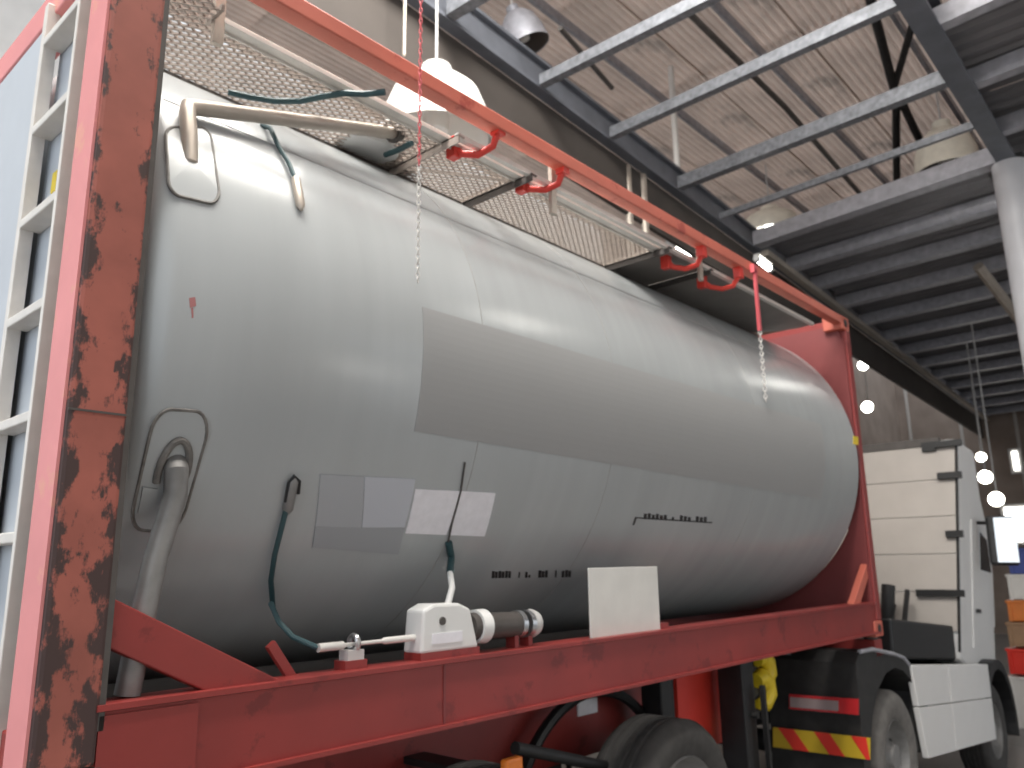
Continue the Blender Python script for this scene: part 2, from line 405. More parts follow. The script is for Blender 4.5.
# ================================================================== THE TANK CONTAINER
L, Wd, H = 6.058, 2.438, 2.591
T = thing('tank_container', 'silver-grey tank in a red steel frame riding on the trailer', 'tank container', (L/2, Wd/2, 0))
PW = .158
for k, (x0, y0, rusty) in enumerate([(0, 0, True), (0, Wd-PW, True), (L-.105, 0, False), (L-.105, Wd-PW, False)]):
    x1 = x0+(PW if rusty else .105)
    p = MB().box((x0+.004, y0, .118), (x1, y0+PW, H-.118)).build('corner_post', 'red_rust' if rusty else 'red', T, bevel=.012)
    if rusty: MB().box((x0-.004, y0+.012, .118), (x0+.004, y0+PW-.01, H-.118)).build('end_plate', 'red_overlit', p, label='pink end face, overexposure put into the colour')
    if k == 0:
        MB().box((x1-.004, y0+.004, .2), (x1+.012, y0+.03, H-.13)).build('edge_strip', 'dark_steel', p, label='dark rusted edge strip')
        MB().box((x0+.006, y0-.002, 1.0), (x1-.004, y0+.001, 1.006)).build('weld_line', 'dark_steel', p)
    for z0 in (0, H-.118):
        c = MB()
        cy = y0 if y0 == 0 else y0+PW-.162
        cx0 = x0 if x0 == 0 else L-.178
        # casting with recessed oval holes: six-sided block plus a dark hole ring on the outer faces
        c.box((cx0, cy, z0), (cx0+.178, cy+.162, z0+.118))
        cc = c.build('corner_casting', 'red_rust' if rusty else 'red_rail', p, bevel=.01)
        ys = cy-.002 if y0 == 0 else cy+.164
        MB().lathe([(0, 0), (0, .032), (.006, .036), (.006, 0)], (cx0+.09, ys-.003, z0+.06), (0, 1, 0), 16).build('aperture', 'black', p)
# bottom rails: deep channels with turned flanges
for y0, s in ((0, 1), (Wd, -1)):
    pr = [(y0+s*.012, .03), (y0+s*.115, .03), (y0+s*.115, .042), (y0+s*.026, .045), (y0+s*.026, .247), (y0+s*.115, .25), (y0+s*.115, .262), (y0-s*.004, .262), (y0-s*.004, .247), (y0+s*.012, .243)]
    r = MB().prism(pr, 0, PW-.01, L-.1).build('bottom_rail', 'red', T)
    MB().box((PW, y0+s*.004, .05), (.42, y0+s*.014, .235)).build('doubler_plate', 'red', r)
    MB().box((1.345, y0+s*.008, .045), (1.356, y0+s*.014, .243)).build('weld_line', 'red_dull', r)
    MB().bar((PW, y0+s*.004, .034), (L-.1, y0+s*.004, .034), .022, .014).build('rail_lip', 'red', r)
    # upper rails: square tube
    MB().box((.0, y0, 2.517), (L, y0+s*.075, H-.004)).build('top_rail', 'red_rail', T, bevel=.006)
for x0 in (.0, L-.1):
    for z0, h in ((.0, .2), (H-.13, .12)):
        MB().box((x0+.01, PW-.01, z0), (x0+.11, Wd-PW+.01, z0+h)).build('cross_rail', 'red_overlit' if x0 == 0 and z0 > 1 else 'red', T, bevel=.006)
# diagonal struts between post feet and rails
for y0, s in ((.03, 1), (Wd-.03, -1)):
    MB().prism([(.13, .545), (.13, .42), (.455, .255), (.70, .255)], 1, y0, y0+s*.05).build('diagonal_strut', 'red', T, bevel=.004)
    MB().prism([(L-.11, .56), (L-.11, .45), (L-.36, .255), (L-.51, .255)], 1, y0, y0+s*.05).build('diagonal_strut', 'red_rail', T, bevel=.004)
# front bulkhead: plate with a round opening for the tank
m = MB(); n = 64; ring = []
for xx in (5.935, 5.965):
    for i in range(n):
        a = 2*PI*i/n; c_, s_ = math.cos(a), math.sin(a)
        q = ts(xx, 0, 0); ring.append((xx, TY-1.205*c_, TZ+1.205*s_))
    for i in range(n):
        a = 2*PI*i/n; c_, s_ = math.cos(a), math.sin(a)
        k = min((Wd/2-.03)/max(abs(c_), 1e-6), ((H-.07-TZ) if s_ > 0 else (TZ-.08))/max(abs(s_), 1e-6))
        ring.append((xx, TY-max(k, 1.2055)*c_, min(H-.01, max(.02, TZ+max(k, 1.2055)*s_))))
fs = []
for i in range(n):
    j = (i+1) % n
    fs += [(i, j, n+j, n+i), (2*n+i, 3*n+i, 3*n+j, 2*n+j), (i, 2*n+i, 2*n+j, j), (n+i, n+j, 3*n+j, 3*n+i)]
m.add(ring, fs).build('bulkhead_plate', 'red_dull', T)
MB().box((.3, .3, .04), (5.7, 2.32, .046)).build('shade_sheet', 'black_dust', T)  # added dark sheet, stands in for the shade beneath the tank
# tank shell with dished ends
prof = [(.02, 0.0)]
for i in range(1, 13):
    a = PI/2*i/12; prof.append((.02+.24*(1-math.cos(a)), TR*math.sin(a)))
prof += [(x, TR) for x in (.9, 1.6, 2.6, 3.4, 4.2, 5.0, 5.6, 5.85)]
for i in range(0, 13):
    a = PI/2*i/12; prof.append((5.85+.19*math.sin(a), TR*math.cos(a)))
sh = MB().lathe(prof, (0, TY, TZ), (1, 0, 0), 128).build('tank_shell', 'tank_paint', T, smooth=True)
def ringseam(x, r=.006, a0=-2.2, a1=2.2, mm='seam'):
    return MB().tube([ts(x, a0+(a1-a0)*i/60, .0) for i in range(61)], r, 6).build('weld_seam', mm, sh, smooth=True)
xs1 = tk(447, 541)[0]
for x in (xs1, tk(595, 520)[0], 4.05): ringseam(x, .0022)
MB().tube([ts(.26+i*.28, .62, 0) for i in range(21)], .0015, 6).build('weld_seam', 'seam', sh, smooth=True)
# welded pads with rounded corners
def pad(cs, rad, name):
    def bl(a, b): return [(cs[0][k]*(1-a)*(1-b)+cs[1][k]*a*(1-b)+cs[2][k]*a*b+cs[3][k]*(1-a)*b) for k in (0, 1)]
    out = []
    for ca, cb, a0 in ((1-rad, 1-rad*.7, 0), (rad, 1-rad*.7, PI/2), (rad, rad*.7, PI), (1-rad, rad*.7, 1.5*PI)):
        for i in range(7):
            a = a0+PI/2*i/6; out.append((ca+rad*math.cos(a), cb+rad*.7*math.sin(a)))
    top = [ts(*bl(*q), .004) for q in out]; bot = [ts(*bl(*q), -.004) for q in out]; k = len(out)
    m = MB(); rings_ = [[ts(*bl(.5+(q[0]-.5)*g, .5+(q[1]-.5)*g), .004) for q in out] for g in (1, .75, .5, .25)]
    vs = bot+[v for r_ in rings_ for v in r_]+[ts(*bl(.5, .5), .004)]
    fs = [(i+a*k, (i+1) % k+a*k, (i+1) % k+(a+1)*k, i+(a+1)*k) for a in range(4) for i in range(k)]+[(4*k+i, 4*k+(i+1) % k, 5*k) for i in range(k)]
    m.add(vs, fs)
    p = m.build('weld_pad', 'tank_paint', sh, smooth=True)
    MB().tube([ts(*bl(*q), .003) for q in out], .0055, 6, closed=True).build('weld_bead', 'weld', sh, smooth=True)
pad([tk(154, 408), tk(211, 412), tk(177, 533), tk(127, 528)], .3, 'low')
pad([tk(164, 128), tk(208, 128), tk(219, 206), tk(168, 194)], .24, 'up')
# flat decals; the plain grey ones are added anonymising masks
def decal(px, mm, name='mask_panel', d=.003, nu=16, nv=8, label=None):
    return MB().patch([tk(*q) for q in px], -.002, d, nu, nv).build(name, mm, sh, label=label)
decal([(422, 307), (820, 424), (821, 499), (414, 431)], 'vinyl', 'mask_panel', .003, 48, 16, 'large plain grey masking patch added on the tank side')
decal([(320, 474), (363.5, 476.5), (361, 527), (315, 526)], 'mask_grey_a', 'mask_piece', .004, label='plain mid-grey masking square')
decal([(364, 476.5), (415, 479), (404, 527), (361.5, 527)], 'mask_grey_b', 'mask_piece', .004, label='plain lighter grey masking square')
decal([(315, 526.3), (404, 527.3), (398, 554), (312, 547)], 'mask_grey_c', 'mask_piece', .004, label='plain darker grey masking strip')
sk = decal([(415, 489), (459, 491), (446, 534.5), (405, 533)], 'paper', 'notice_sheet', .004, 8, 8, 'pale paper notice')
decal([(461, 491), (495, 493), (484, 536), (448.5, 534.7)], 'paper', 'notice_sheet', .004, 8, 8, 'pale paper notice')
# blurred stencil strokes
def strokes(u0, v0, u1, v1, h, groups, name):
    m = MB(); n = len(groups); x = 0
    for g in groups:
        if g:
            a, b = x/n, (x+g[0])/n
            ua, ub = u0+(u1-u0)*a, u0+(u1-u0)*b; va, vb = v0+(v1-v0)*a, v0+(v1-v0)*b
            hh = h*g[1]
            m.patch([tk(ua, va-hh), tk(ub, vb-hh), tk(ub-.4, vb), tk(ua-.4, va)], -.001, .0015, 1, 1)
        x += 1
    return m.build(name, 'ink', sh, kind='stuff')
pat = [(.8, 1), (.7, .9), (.8, 1), (.75, .9), (.8, 1), (.7, .95), 0, 0, (.4, .8), 0, (.7, .8), (.5, .4), 0, 0, (.8, 1), (.7, .9), (.75, 1), 0, 0, (.4, 1), 0, (.7, .9), (.8, 1), (.7, .9)]
strokes(492, 578, 572, 577, 7, pat, 'stencil_lettering')
pat2 = [(.7, .9), (.7, 1), (.7, .8), (.7, 1), (.7, .8), (.7, .9), 0, (.5, .6), 0, (.7, 1), (.7, .9), (.7, .8), 0, (.7, 1), (.7, .9), (.7, 1)]
strokes(644, 519, 708, 523, 6, pat2, 'stencil_lettering')
MB().patch([tk(635, 517), tk(712, 522), tk(712, 523.2), tk(635, 518.2)], -.001, .0015, 12, 1).build('bracket_line', 'ink', sh)
MB().patch([tk(635, 517), tk(637, 517), tk(634, 525), tk(632.5, 525)], -.001, .0015, 1, 2).build('bracket_line', 'ink', sh)
decal([(189, 298), (195, 297), (196, 306), (190, 308)], 'mark', 'red_mark', .001, 2, 2)
decal([(191, 308), (193, 308), (193.4, 318), (191.8, 318)], 'mark', 'red_mark', .001, 2, 2)
decal([(853, 436), (858, 437), (858, 445), (853, 444)], 'yellow', 'yellow_sticker', .002, 2, 2)
# lower drain pipe leaving the shell through the lower pad
a = ts(*tk(178, 460), .0); pts = [a+Vector((.008, .10, .05)), a+Vector((0, .03, .012)), a+Vector((-.008, -.012, -.03)), ts(*tk(171, 490), .035)]
pts += [at(155, 560, 1, .08), at(140, 630, 1, .08), at(127, 695, 1, .09)]
pi_ = MB().tube(pts, .034, 14).build('drain_pipe', 'hub', T, smooth=True)
x_, t_ = tk(172, 470)
MB().tube([ts(x_+.042*math.cos(q)*1.0-.0*q, t_+.075*math.sin(q), .008) for q in [PI*i/14 for i in range(-2, 17)]], .011, 8).build('weld_bead', 'weld', sh, smooth=True)
MB().patch([tk(142, 486), tk(157, 488), tk(152, 516), tk(137, 512)], 0, .01, 2, 3).build('weld_pad', 'tank_paint', sh)
# upper vapour pipe: leg on the upper pad, elbow, long run under the walkway
f0 = ts(*tk(191, 160), .0); e0 = at(187, 107, 1, .14)
pts = [f0, f0+(e0-f0)*.75, e0+Vector((0, .0, -.01))]
e1 = at(200, 108, 1, .16); e2 = at(395, 133, 1, .30)
up_ = MB().tube([f0+(f0-e0)*.2+Vector((0, .07, 0)), f0+Vector((0, .012, 0)), f0+(e0-f0)*.5, f0+(e0-f0)*.86, e0+Vector((.006, .003, .004)), e1, e1+(e2-e1)*.5, e2], .027, 16).build('vapour_pipe', 'pipe_beige', T, smooth=True)
d = (e2-e1).normalized()
MB().lathe([(0, .027), (0, .042), (.02, .042), (.02, .034), (.05, .034), (.05, 0)], e2-d*.02, d, 20).build('pipe_flange', 'dark_steel', up_, smooth=True)
# temperature probes with cables
def capsule(u0, v0, u1, v1, r, mm, name, d=.012):
    a, b = ts(*tk(u0, v0), d), ts(*tk(u1, v1), d); q = (b-a)
    return MB().tube([a, a+q*.12, a+q*.5, a+q*.88, b], [r*.4, r*.95, r, r*.95, r*.4], 12).build(name, mm, T, smooth=True)
c1 = capsule(292, 476, 285, 512, .019, 'hub', 'probe_housing')
MB().tube([ts(*tk(u, v), .014) for u, v in [(284, 500), (287, 482), (292, 475), (297, 480), (296, 492)]], .007, 8).build('probe_clip', 'black', c1, smooth=True)
cab = [(284, 508), (279, 525), (272, 550), (268, 575), (270, 600), (279, 622), (295, 638), (310, 645)]
pts = [ts(*tk(u, v), .015+.004*i) for i, (u, v) in enumerate(cab[:5])]+[at(271, 604, 1, .24), at(279, 622, 1, .2), at(293, 637, 1, .14), at(318, 648, 1, .08)]
MB().tube(pts, .0095, 8).build('probe_cable', 'cable', c1, smooth=True)
c2 = capsule(293, 178, 299, 212, .017, 'pipe_beige', 'probe_housing', .014)
MB().tube([at(262, 125, 1, .30), ts(*tk(268, 133), .02), ts(*tk(277, 150), .014), ts(*tk(287, 166), .014), ts(*tk(293, 182), .016)], .009, 8).build('probe_cable', 'cable', c2, smooth=True)
# gauge box, rods and canister along the rail
yb = .055
bx = MB().prism([(at(417, 607, 1, yb).x, .285), (at(417, 607, 1, yb).x+.012, .435), (at(430, 607, 1, yb).x, .455), (at(455, 607, 1, yb).x, .452), (at(466, 612, 1, yb).x, .43), (at(474, 612, 1, yb).x, .285)], 1, .03, .13).build('gauge_box', 'white_plastic', T, bevel=.01)
p = at(443, 621, 1, .026); MB().lathe([(0, 0), (0, .016), (.008, .014), (.008, 0)], (p.x, .032, p.z), (0, -1, 0), 18).build('dial', 'dark_steel', bx)
p = at(432, 634, 1, .03); q = at(462, 641, 1, .03); MB().box((p.x, .027, q.z), (q.x, .031, p.z)).build('label_plate', 'paper', bx)
p = at(417, 650, 1, .05); q = at(476, 660, 1, .05); MB().box((p.x, .03, .255), (q.x, .12, .288)).build('mounting_foot', 'red', bx)
ca = at(468, 627, 1, .075); cb = at(533, 623, 1, .075); d = cb-ca; ln = d.length
cn = MB().lathe([(0, 0), (0, .05), (ln*.12, .055), (ln*.2, .055), (ln*.2, .05), (ln*.72, .05), (ln*.72, .044)], ca, d, 28).build('canister', 'dark_steel', T, smooth=True)
MB().lathe([(0, .03), (0, .064), (ln*.13, .066), (ln*.16, .05)], ca+d*.08, d, 28).build('white_collar', 'white_plastic', cn, smooth=True)
for k in (.70, .84): MB().lathe([(0, .045), (0, .055), (ln*.07, .055), (ln*.07, .045)], ca+d*k, d, 28).build('clamp_ring', 'steel', cn, smooth=True)
MB().lathe([(0, .052), (ln*.06, .058), (ln*.12, .05), (ln*.13, 0)], ca+d*.9, d, 28).build('end_cap', 'pipe_white', cn, smooth=True)
for k in (.66, .88):
    p = ca+d*k; MB().box((p.x-.012, .05, .255), (p.x+.012, .1, p.z-.035)).build('saddle', 'red', cn)
ra, rb = at(318, 648, 1, .075), at(420, 637, 1, .075)
rd = MB().tube([ra, ra+(rb-ra)*.22, ra+(rb-ra)*.24, ra+(rb-ra)*.6, ra+(rb-ra)*.62, rb], [.014, .014, .007, .007, .012, .012], 12).build('control_rod', 'alu_white', T, smooth=True)
p = at(355, 643, 1, .075); MB().tube([(p.x-.005, .075+.024*math.cos(q), p.z+.024*math.sin(q)) for q in [2*PI*i/16 for i in range(16)]], .01, 8, closed=True).build('rod_clamp', 'steel', rd, smooth=True)
MB().box((p.x-.045, .05, .29), (p.x+.02, .1, p.z-.02)).build('clamp_block', 'pipe_white', rd)
MB().box((p.x-.06, .045, .255), (p.x+.03, .105, .29)).build('clamp_foot', 'red', rd)
hp = [at(447, 606, 1, .085), at(449, 600, 1, .09), at(452, 588, 1, .12), at(450, 573, 1, .17)]
ho = MB().tube(hp, .013, 10).build('white_hose', 'white_plastic', T, smooth=True)
MB().tube([hp[-1], ts(*tk(449, 555), .018), ts(*tk(447, 541), .012)], .015, 10).build('black_sleeve', 'cable', ho, smooth=True)
MB().tube([ts(*tk(447, 541), .008), ts(*tk(452, 518), .007), ts(*tk(460, 490), .006), ts(*tk(464, 462), .006)], .004, 6).build('thin_lead', 'dark_steel', ho, smooth=True)
# white blank holder plate on the rail
a, b = at(588, 568, 1, .05), at(660, 634, 1, .05)
pl = MB().box((a.x, .045, .255), (b.x, .055, a.z)).build('document_plate', 'white_board', T, bevel=.003)
MB().box((b.x+.0, .04, .25), (b.x+.07, .08, .29)).build('rail_lug', 'red', T)
p, q = at(270, 644, 1, .1), at(294, 682, 1, .1); MB().bar(p, q, .02, .03).build('rail_bracket', 'red', T)
# walkway along the near top edge: grating panels in frames
zw = 2.455; yo, yi = .20, .585
wk = MB()
def angle_y(x, y0, y1, z, s=.035): return MB().box((x, y0, z-s), (x+.006, y1, z)).box((x, y0, z-.006), (x+s, y1, z))
gp = []
def grating(x0, x1, y0, y1, pitch, wdt, name='grating_panel'):
    m = MB(); w_, h_ = x1-x0, y1-y0; sl = .62                          # diamonds longer along x
    n = int((w_+h_/sl)/pitch)+1
    for sgn in (1, -1):
        for i in range(n+1):
            xs = x0-h_/sl+i*pitch if sgn > 0 else x0+i*pitch
            pa, pb = [xs, y0], [xs+sgn*h_/sl, y1]
            # clip to [x0, x1]
            def clip(a, b, lim, hi):
                if (a[0] > lim) != (b[0] > lim):
                    t = (lim-a[0])/(b[0]-a[0]); c = [lim, a[1]+(b[1]-a[1])*t]
                    if hi: return (a, c) if a[0] < lim else (c, b)
                    return (c, b) if a[0] < lim else (a, c)
                return (a, b) if ((a[0] < lim) == hi) else None
            r = clip(pa, pb, x0, False)
            if r: r = clip(r[0], r[1], x1, True)
            if r and abs(r[0][0]-r[1][0]) > .004: m.bar((*r[0], zw+.004*sgn), (*r[1], zw+.004*sgn), wdt, .007)
    m.box((x0, y0, zw-.012), (x0+.012, y1, zw+.012)).box((x1-.012, y0, zw-.012), (x1, y1, zw+.012))
    return m.build(name, 'mesh_metal', T, kind='stuff')
grating(.14, .39, -.0+.09, yo, .052, .0065)
for x0, x1 in ((.14, 1.50), (1.53, 1.99), (2.02, 3.26)): grating(x0, x1, yo, yi, .052, .0065)
for x0, x1 in ((3.29, 3.78), (3.81, 5.55)):
    if x1 < 4: MB().box((x0, yo-.08, zw-.004), (x1, yi, zw+.006)).build('walkway_plate', 'sheet_dark', T)
    else:
        pol = [(x0, yo-.1), (x1-.2, yo-.1), (x1-.08, yo-.08), (x1-.01, yo-.02), (x1, yo+.06), (x1-.05, yo+.2), (x1-.16, yi), (x0, yi)]
        MB().prism(pol, 2, zw-.004, zw+.006).build('walkway_plate', 'sheet_dark', T)
MB().box((.42, yo-.055, zw-.01), (3.3, yo-.005, zw+.004)).box((.42, yo-.011, zw-.02), (3.3, yo-.005, zw+.045)).build('edge_profile', 'alu', T)
MB().box((1.5, .09, zw-.02), (5.5, .118, zw+.004)).build('outer_profile', 'alu', T)
MB().box((.14, yi-.03, zw-.05), (5.45, yi+.012, zw-.012)).build('inner_angle', 'dark_steel', T)
for x, mm in ((1.49, 'mesh_metal'), (1.985, 'dark_steel'), (3.255, 'dark_steel'), (3.77, 'dark_steel')):
    angle_y(x, .08, yi, zw-.012, .04).build('cross_bearer', mm, T)
for u, v0, v1, y in ((221, -14, 47, .16), (552, 172, 214, .10), (699, 255, 280, .10)):
    a, b = at(u, v0, 1, y), at(u, v1, 1, y); MB().box((a.x-.02, y-.012, b.z), (a.x+.02, y+.012, 2.56)).build('stanchion', 'pipe_beige', T, bevel=.003)
# red hinge loops hanging between walkway and top rail
for pts in ([(497, 134), (493, 146), (478, 155), (462, 154), (455, 148)], [(562, 173), (558, 184), (545, 190), (530, 189), (523, 183)],
            [(701, 256), (697, 265), (685, 269), (673, 267), (667, 261)], [(738, 277), (733, 286), (722, 289), (710, 287), (703, 281)]):
    ys = (.04, .06, .11, .16, .19); P = [at(u, v, 1, y) for (u, v), y in zip(pts, ys)]
    b = MB().tube(P, .017, 10).build('hinge_loop', 'red_bright', T, smooth=True)
    q = P[-1]; MB().box((q.x-.025, q.y-.02, q.z-.05), (q.x+.025, q.y+.035, q.z+.05)).build('hinge_block', 'red_bright', b, bevel=.005)
    MB().box((P[0].x-.025, .01, P[0].z-.01), (P[0].x+.025, .06, 2.52)).build('hinge_lug', 'red_bright', b)
# wavy hose under the grating and top fittings
MB().tube([at(u, v, 2, zw-.04) for u, v in [(228, 92), (250, 97), (275, 101), (300, 101), (325, 96), (345, 93), (365, 94), (385, 92)]], .013, 8).build('air_hose', 'cable', T, smooth=True)
MB().tube([at(u, v, 2, zw-.05) for u, v in [(385, 155), (398, 150), (412, 143)]], .013, 8).build('air_hose', 'cable', T, smooth=True)
fc = at(365, 150, 1, .52)
fi = MB().lathe([(0, 0), (0, .11), (.015, .15), (.05, .165), (.05, .15), (.055, .15), (.055, 0)], (fc.x, .52, fc.z-.02), (0, -.15, 1), 28).build('valve_box', 'white_plastic', T, smooth=True)
fc2 = at(397, 163, 1, .55); MB().box((fc2.x-.07, .5, fc2.z-.02), (fc2.x+.1, .62, fc2.z+.04)).build('valve_mount', 'dark_steel', T, bevel=.008)
# rear end: ladder and pale panel
ey = .555
MB().box((.004, ey+.02, .25), (.022, Wd-PW-.02, 2.43)).build('end_panel', 'tank_end', T, bevel=.004)
MB().box((.05, .41, .2), (.06, .572, H-.2)).build('end_backing', 'tank_end', T)
ld = MB().box((-.012, ey-.012, .12), (.03, ey+.02, H-.1)).build('ladder_stile', 'alu', T, bevel=.003)
MB().box((-.012, .226, .12), (.03, .246, H-.1)).build('ladder_stile', 'alu', T, bevel=.003)
first = None
for i in range(8):
    z = .02+.331*i
    if z < .1: continue
    if first is None:
        first = MB().box((-.012, .24, z-.014), (.05, ey-.005, z+.016)).build('rung', 'alu', T, bevel=.004); fw = rwl(first); fz = z
    else: clone(first, T, (fw.x, fw.y, fw.z+z-fz))
MB().box((.045, .44, 1.78), (.051, .48, 1.85)).build('yellow_sticker', 'yellow', T)

# ================================================================== TRAILER
TRL = thing('container_trailer', 'red skeletal semi-trailer with black wheels carrying the tank', 'trailer', (2.5, Wd/2, -1.2))
for y in (.76, 1.62):
    m = MB()
    m.box((-.3, y, -.045), (6.3, y+.14, -.02)).box((-.3, y, -.47), (5.2, y+.14, -.445)).box((5.2, y, -.27), (6.3, y+.14, -.245))
    m.prism([(-.3, -.45), (5.2, -.45), (5.2, -.25), (6.3, -.25), (6.3, -.04), (-.3, -.04)], 1, y+.06, y+.075)
    m.build('main_beam', 'red', TRL)
for x in (.3, 1.2, 2.2, 3.15, 4.6, 5.8):
    MB().box((x-.06, .76, -.24), (x+.06, 1.76, -.06)).build('cross_member', 'red', TRL)
for x in (.0, 5.9):
    b = MB().box((x, .02, -.15), (x+.16, Wd-.02, -.022)).build('bolster', 'red', TRL, bevel=.006)
    for y in (.08, Wd-.08): MB().lathe([(0, .05), (.02, .05), (.02, .03), (.06, .02), (.06, 0)], (x+.09, y, -.022), (0, 0, 1), 16).build('twist_lock', 'dark_steel', b)
MB().box((.1, .66, -.44), (5.0, .69, -.03)).build('side_panel', 'red', TRL)
a, b = at(676, 682, 1, .58), at(722, 742, 1, .58); MB().box((a.x, .575, b.z), (b.x, .6, -.03)).build('outrigger_plate', 'red_bright', TRL)
a, b = at(640, 680, 1, .54), at(676, 722, 1, .4); MB().box((a.x, .40, b.z-.1), (b.x, .54, -.02)).build('bracket_box', 'black', TRL, bevel=.01)
a, b = at(577, 690, 1, .655), at(597, 712, 1, .655); MB().box((a.x, .65, b.z), (b.x, .66, a.z)).build('label_plate', 'paper', TRL)
MB().box((.2, .34, -.018), (5.85, 2.1, -.008)).build('shade_plate', 'black_dust', TRL)  # added black plate that keeps the gap under the tank dark
# landing legs
for y in (.32, 1.95):
    a, b = at(716, 690, 1, .32), at(756, 690, 1, .32)
    a = at(718, 690, 1, .50)
    lg = MB().box((a.x, y, -.95), (b.x-.02, y+.18, -.03)).build('landing_leg', 'black', TRL, bevel=.01)
    MB().box((a.x+.05, y+.03, -1.18), (b.x-.07, y+.15, -.9)).build('inner_leg', 'black_dust', lg)
    MB().box((a.x-.02, y-.06, -1.2), (b.x, y+.24, -1.17)).build('foot', 'black_dust', lg)
    MB().tube([(a.x+.1, y-.04, -.38), (a.x+.1, y+.02, -.38)], .02, 12).build('crank_shaft', 'black_dust', lg, smooth=True)
    MB().bar((b.x-.03, y-.06, -.2), (b.x-.01, y-.06, -1.0), .03, .03).build('side_post', 'black_dust', lg)
def wheel(parent, x, y, zc, r, wd, side, tf=None, steel='hub', rr=.57):
    """tyre with shoulder and grooves, dished rim, hub and nuts; outer face at y, body towards +y*side"""
    ax = Vector((0, side, 0)); o_ = (x, y, zc)
    pr = [(.035, r*(rr-.01)), (.012, r*(rr+.05)), (0, r*(rr+.2)), (.008, r*max(.88, rr+.24)), (.03, r*.96), (.05, r*.985)]
    k = 5
    for i in range(k):
        a = .05+(wd-.1)*i/k; b = .05+(wd-.1)*(i+1)/k
        pr += [(a+.012, r), (b-.012, r), (b-.010, r-.016), (b-.002, r-.016)]
    pr += [(wd-.03, r*.96), (wd-.005, r*.85), (wd-.01, r*.6)]
    tb = MB(tf).lathe(pr, o_, ax, 48).build('wheel_tyre', 'tyre_dust' if steel == 'dust' else 'tyre', parent, smooth=True)
    MB(tf).lathe([(.03, r*rr), (.02, r*(rr-.015)), (.05, r*(rr-.04)), (.12, r*(rr-.07)), (.15, r*(rr-.13)), (.13, r*.3), (.10, r*.27), (.06, r*.2), (.03, r*.19), (.025, 0)], o_, ax, 40).build('rim', 'hub', tb, smooth=True)
    m = MB(tf)
    for i in range(10):
        a = 2*PI*i/10; m.lathe([(0, .014), (-.03, .012), (-.03, 0)], (x+r*.36*math.cos(a), y+side*.14, zc+r*.36*math.sin(a)), ax, 6)
    m.build('wheel_nuts', 'black_dust', tb, kind='stuff')
    return tb
for x in (3.08, 1.76):
    wheel(TRL, x, .045, -.70, .50, .36, 1, None, 'hub', .66); wheel(TRL, x, Wd-.045, -.70, .50, .36, -1, None, 'hub', .64)
    MB().tube([(x, .35, -.69), (x, Wd-.35, -.69)], .07, 14).build('axle', 'black_dust', TRL, smooth=True)
    if x > 2: MB().tube([(x-.12+.66*math.cos(a), .55, -.69+.60*math.sin(a)) for a in [math.radians(18+144*i/24) for i in range(25)]], .03, 8).build('mudguard_hoop', 'black', TRL, smooth=True)
MB().tube([at(515, 748, 1, .3), at(560, 757, 1, .3), at(612, 768, 1, .3)], .028, 10).build('mudguard_stay', 'black', TRL, smooth=True)
p = at(508, 766, 1, .1); am = MB().box((p.x-.05, .06, p.z-.06), (p.x+.05, .1, p.z+.035)).build('marker_lamp', 'amber', TRL, bevel=.012)
MB().box((p.x-.06, .1, p.z-.06), (p.x+.06, .66, p.z-.03)).build('lamp_arm', 'black', am)
# yellow couplings hanging by the landing leg
for v, dv in ((669, 0), (690, 1)):
    p = at(763, v, 1, .42)
    MB().tube([p+Vector((-.10, 0, .07)), p+Vector((-.02, 0, .09)), p+Vector((.06, 0, .04)), p+Vector((.07, 0, -.03)), p+Vector((.0, 0, -.09)), p+Vector((-.1, 0, -.08))], [.05, .06, .065, .065, .055, .03], 12).build('coupling_head', 'yellow', TRL, smooth=True)
p = at(752, 683, 1, .44); MB().box((p.x-.12, .44, p.z-.2), (p.x+.1, .5, -.03)).build('coupling_bracket', 'black', TRL)

# ================================================================== TRACTOR (stands on the ramp)
CA, SA = math.cos(math.atan(RS)), math.sin(math.atan(RS))
def tt(p):                                  # tractor's own axes (x from container, y, height above ramp) -> place
    s, h = p[0]-RX, p[2]
    return Vector((RX+s*CA+h*SA, p[1], -1.2-s*SA+h*CA))
def inv(p):
    s, h = p[0]-RX, p[2]+1.2
    return Vector((RX+s*CA-h*SA, p[1], s*SA+h*CA))
def ta(u, v, y): return inv(at(u, v, 1, y))
def tb_(): return MB(tt)
TRK = thing('tractor_truck', 'white cab tractor unit coupled ahead of the tank trailer', 'truck', tt((7.8, Wd/2, 0)))
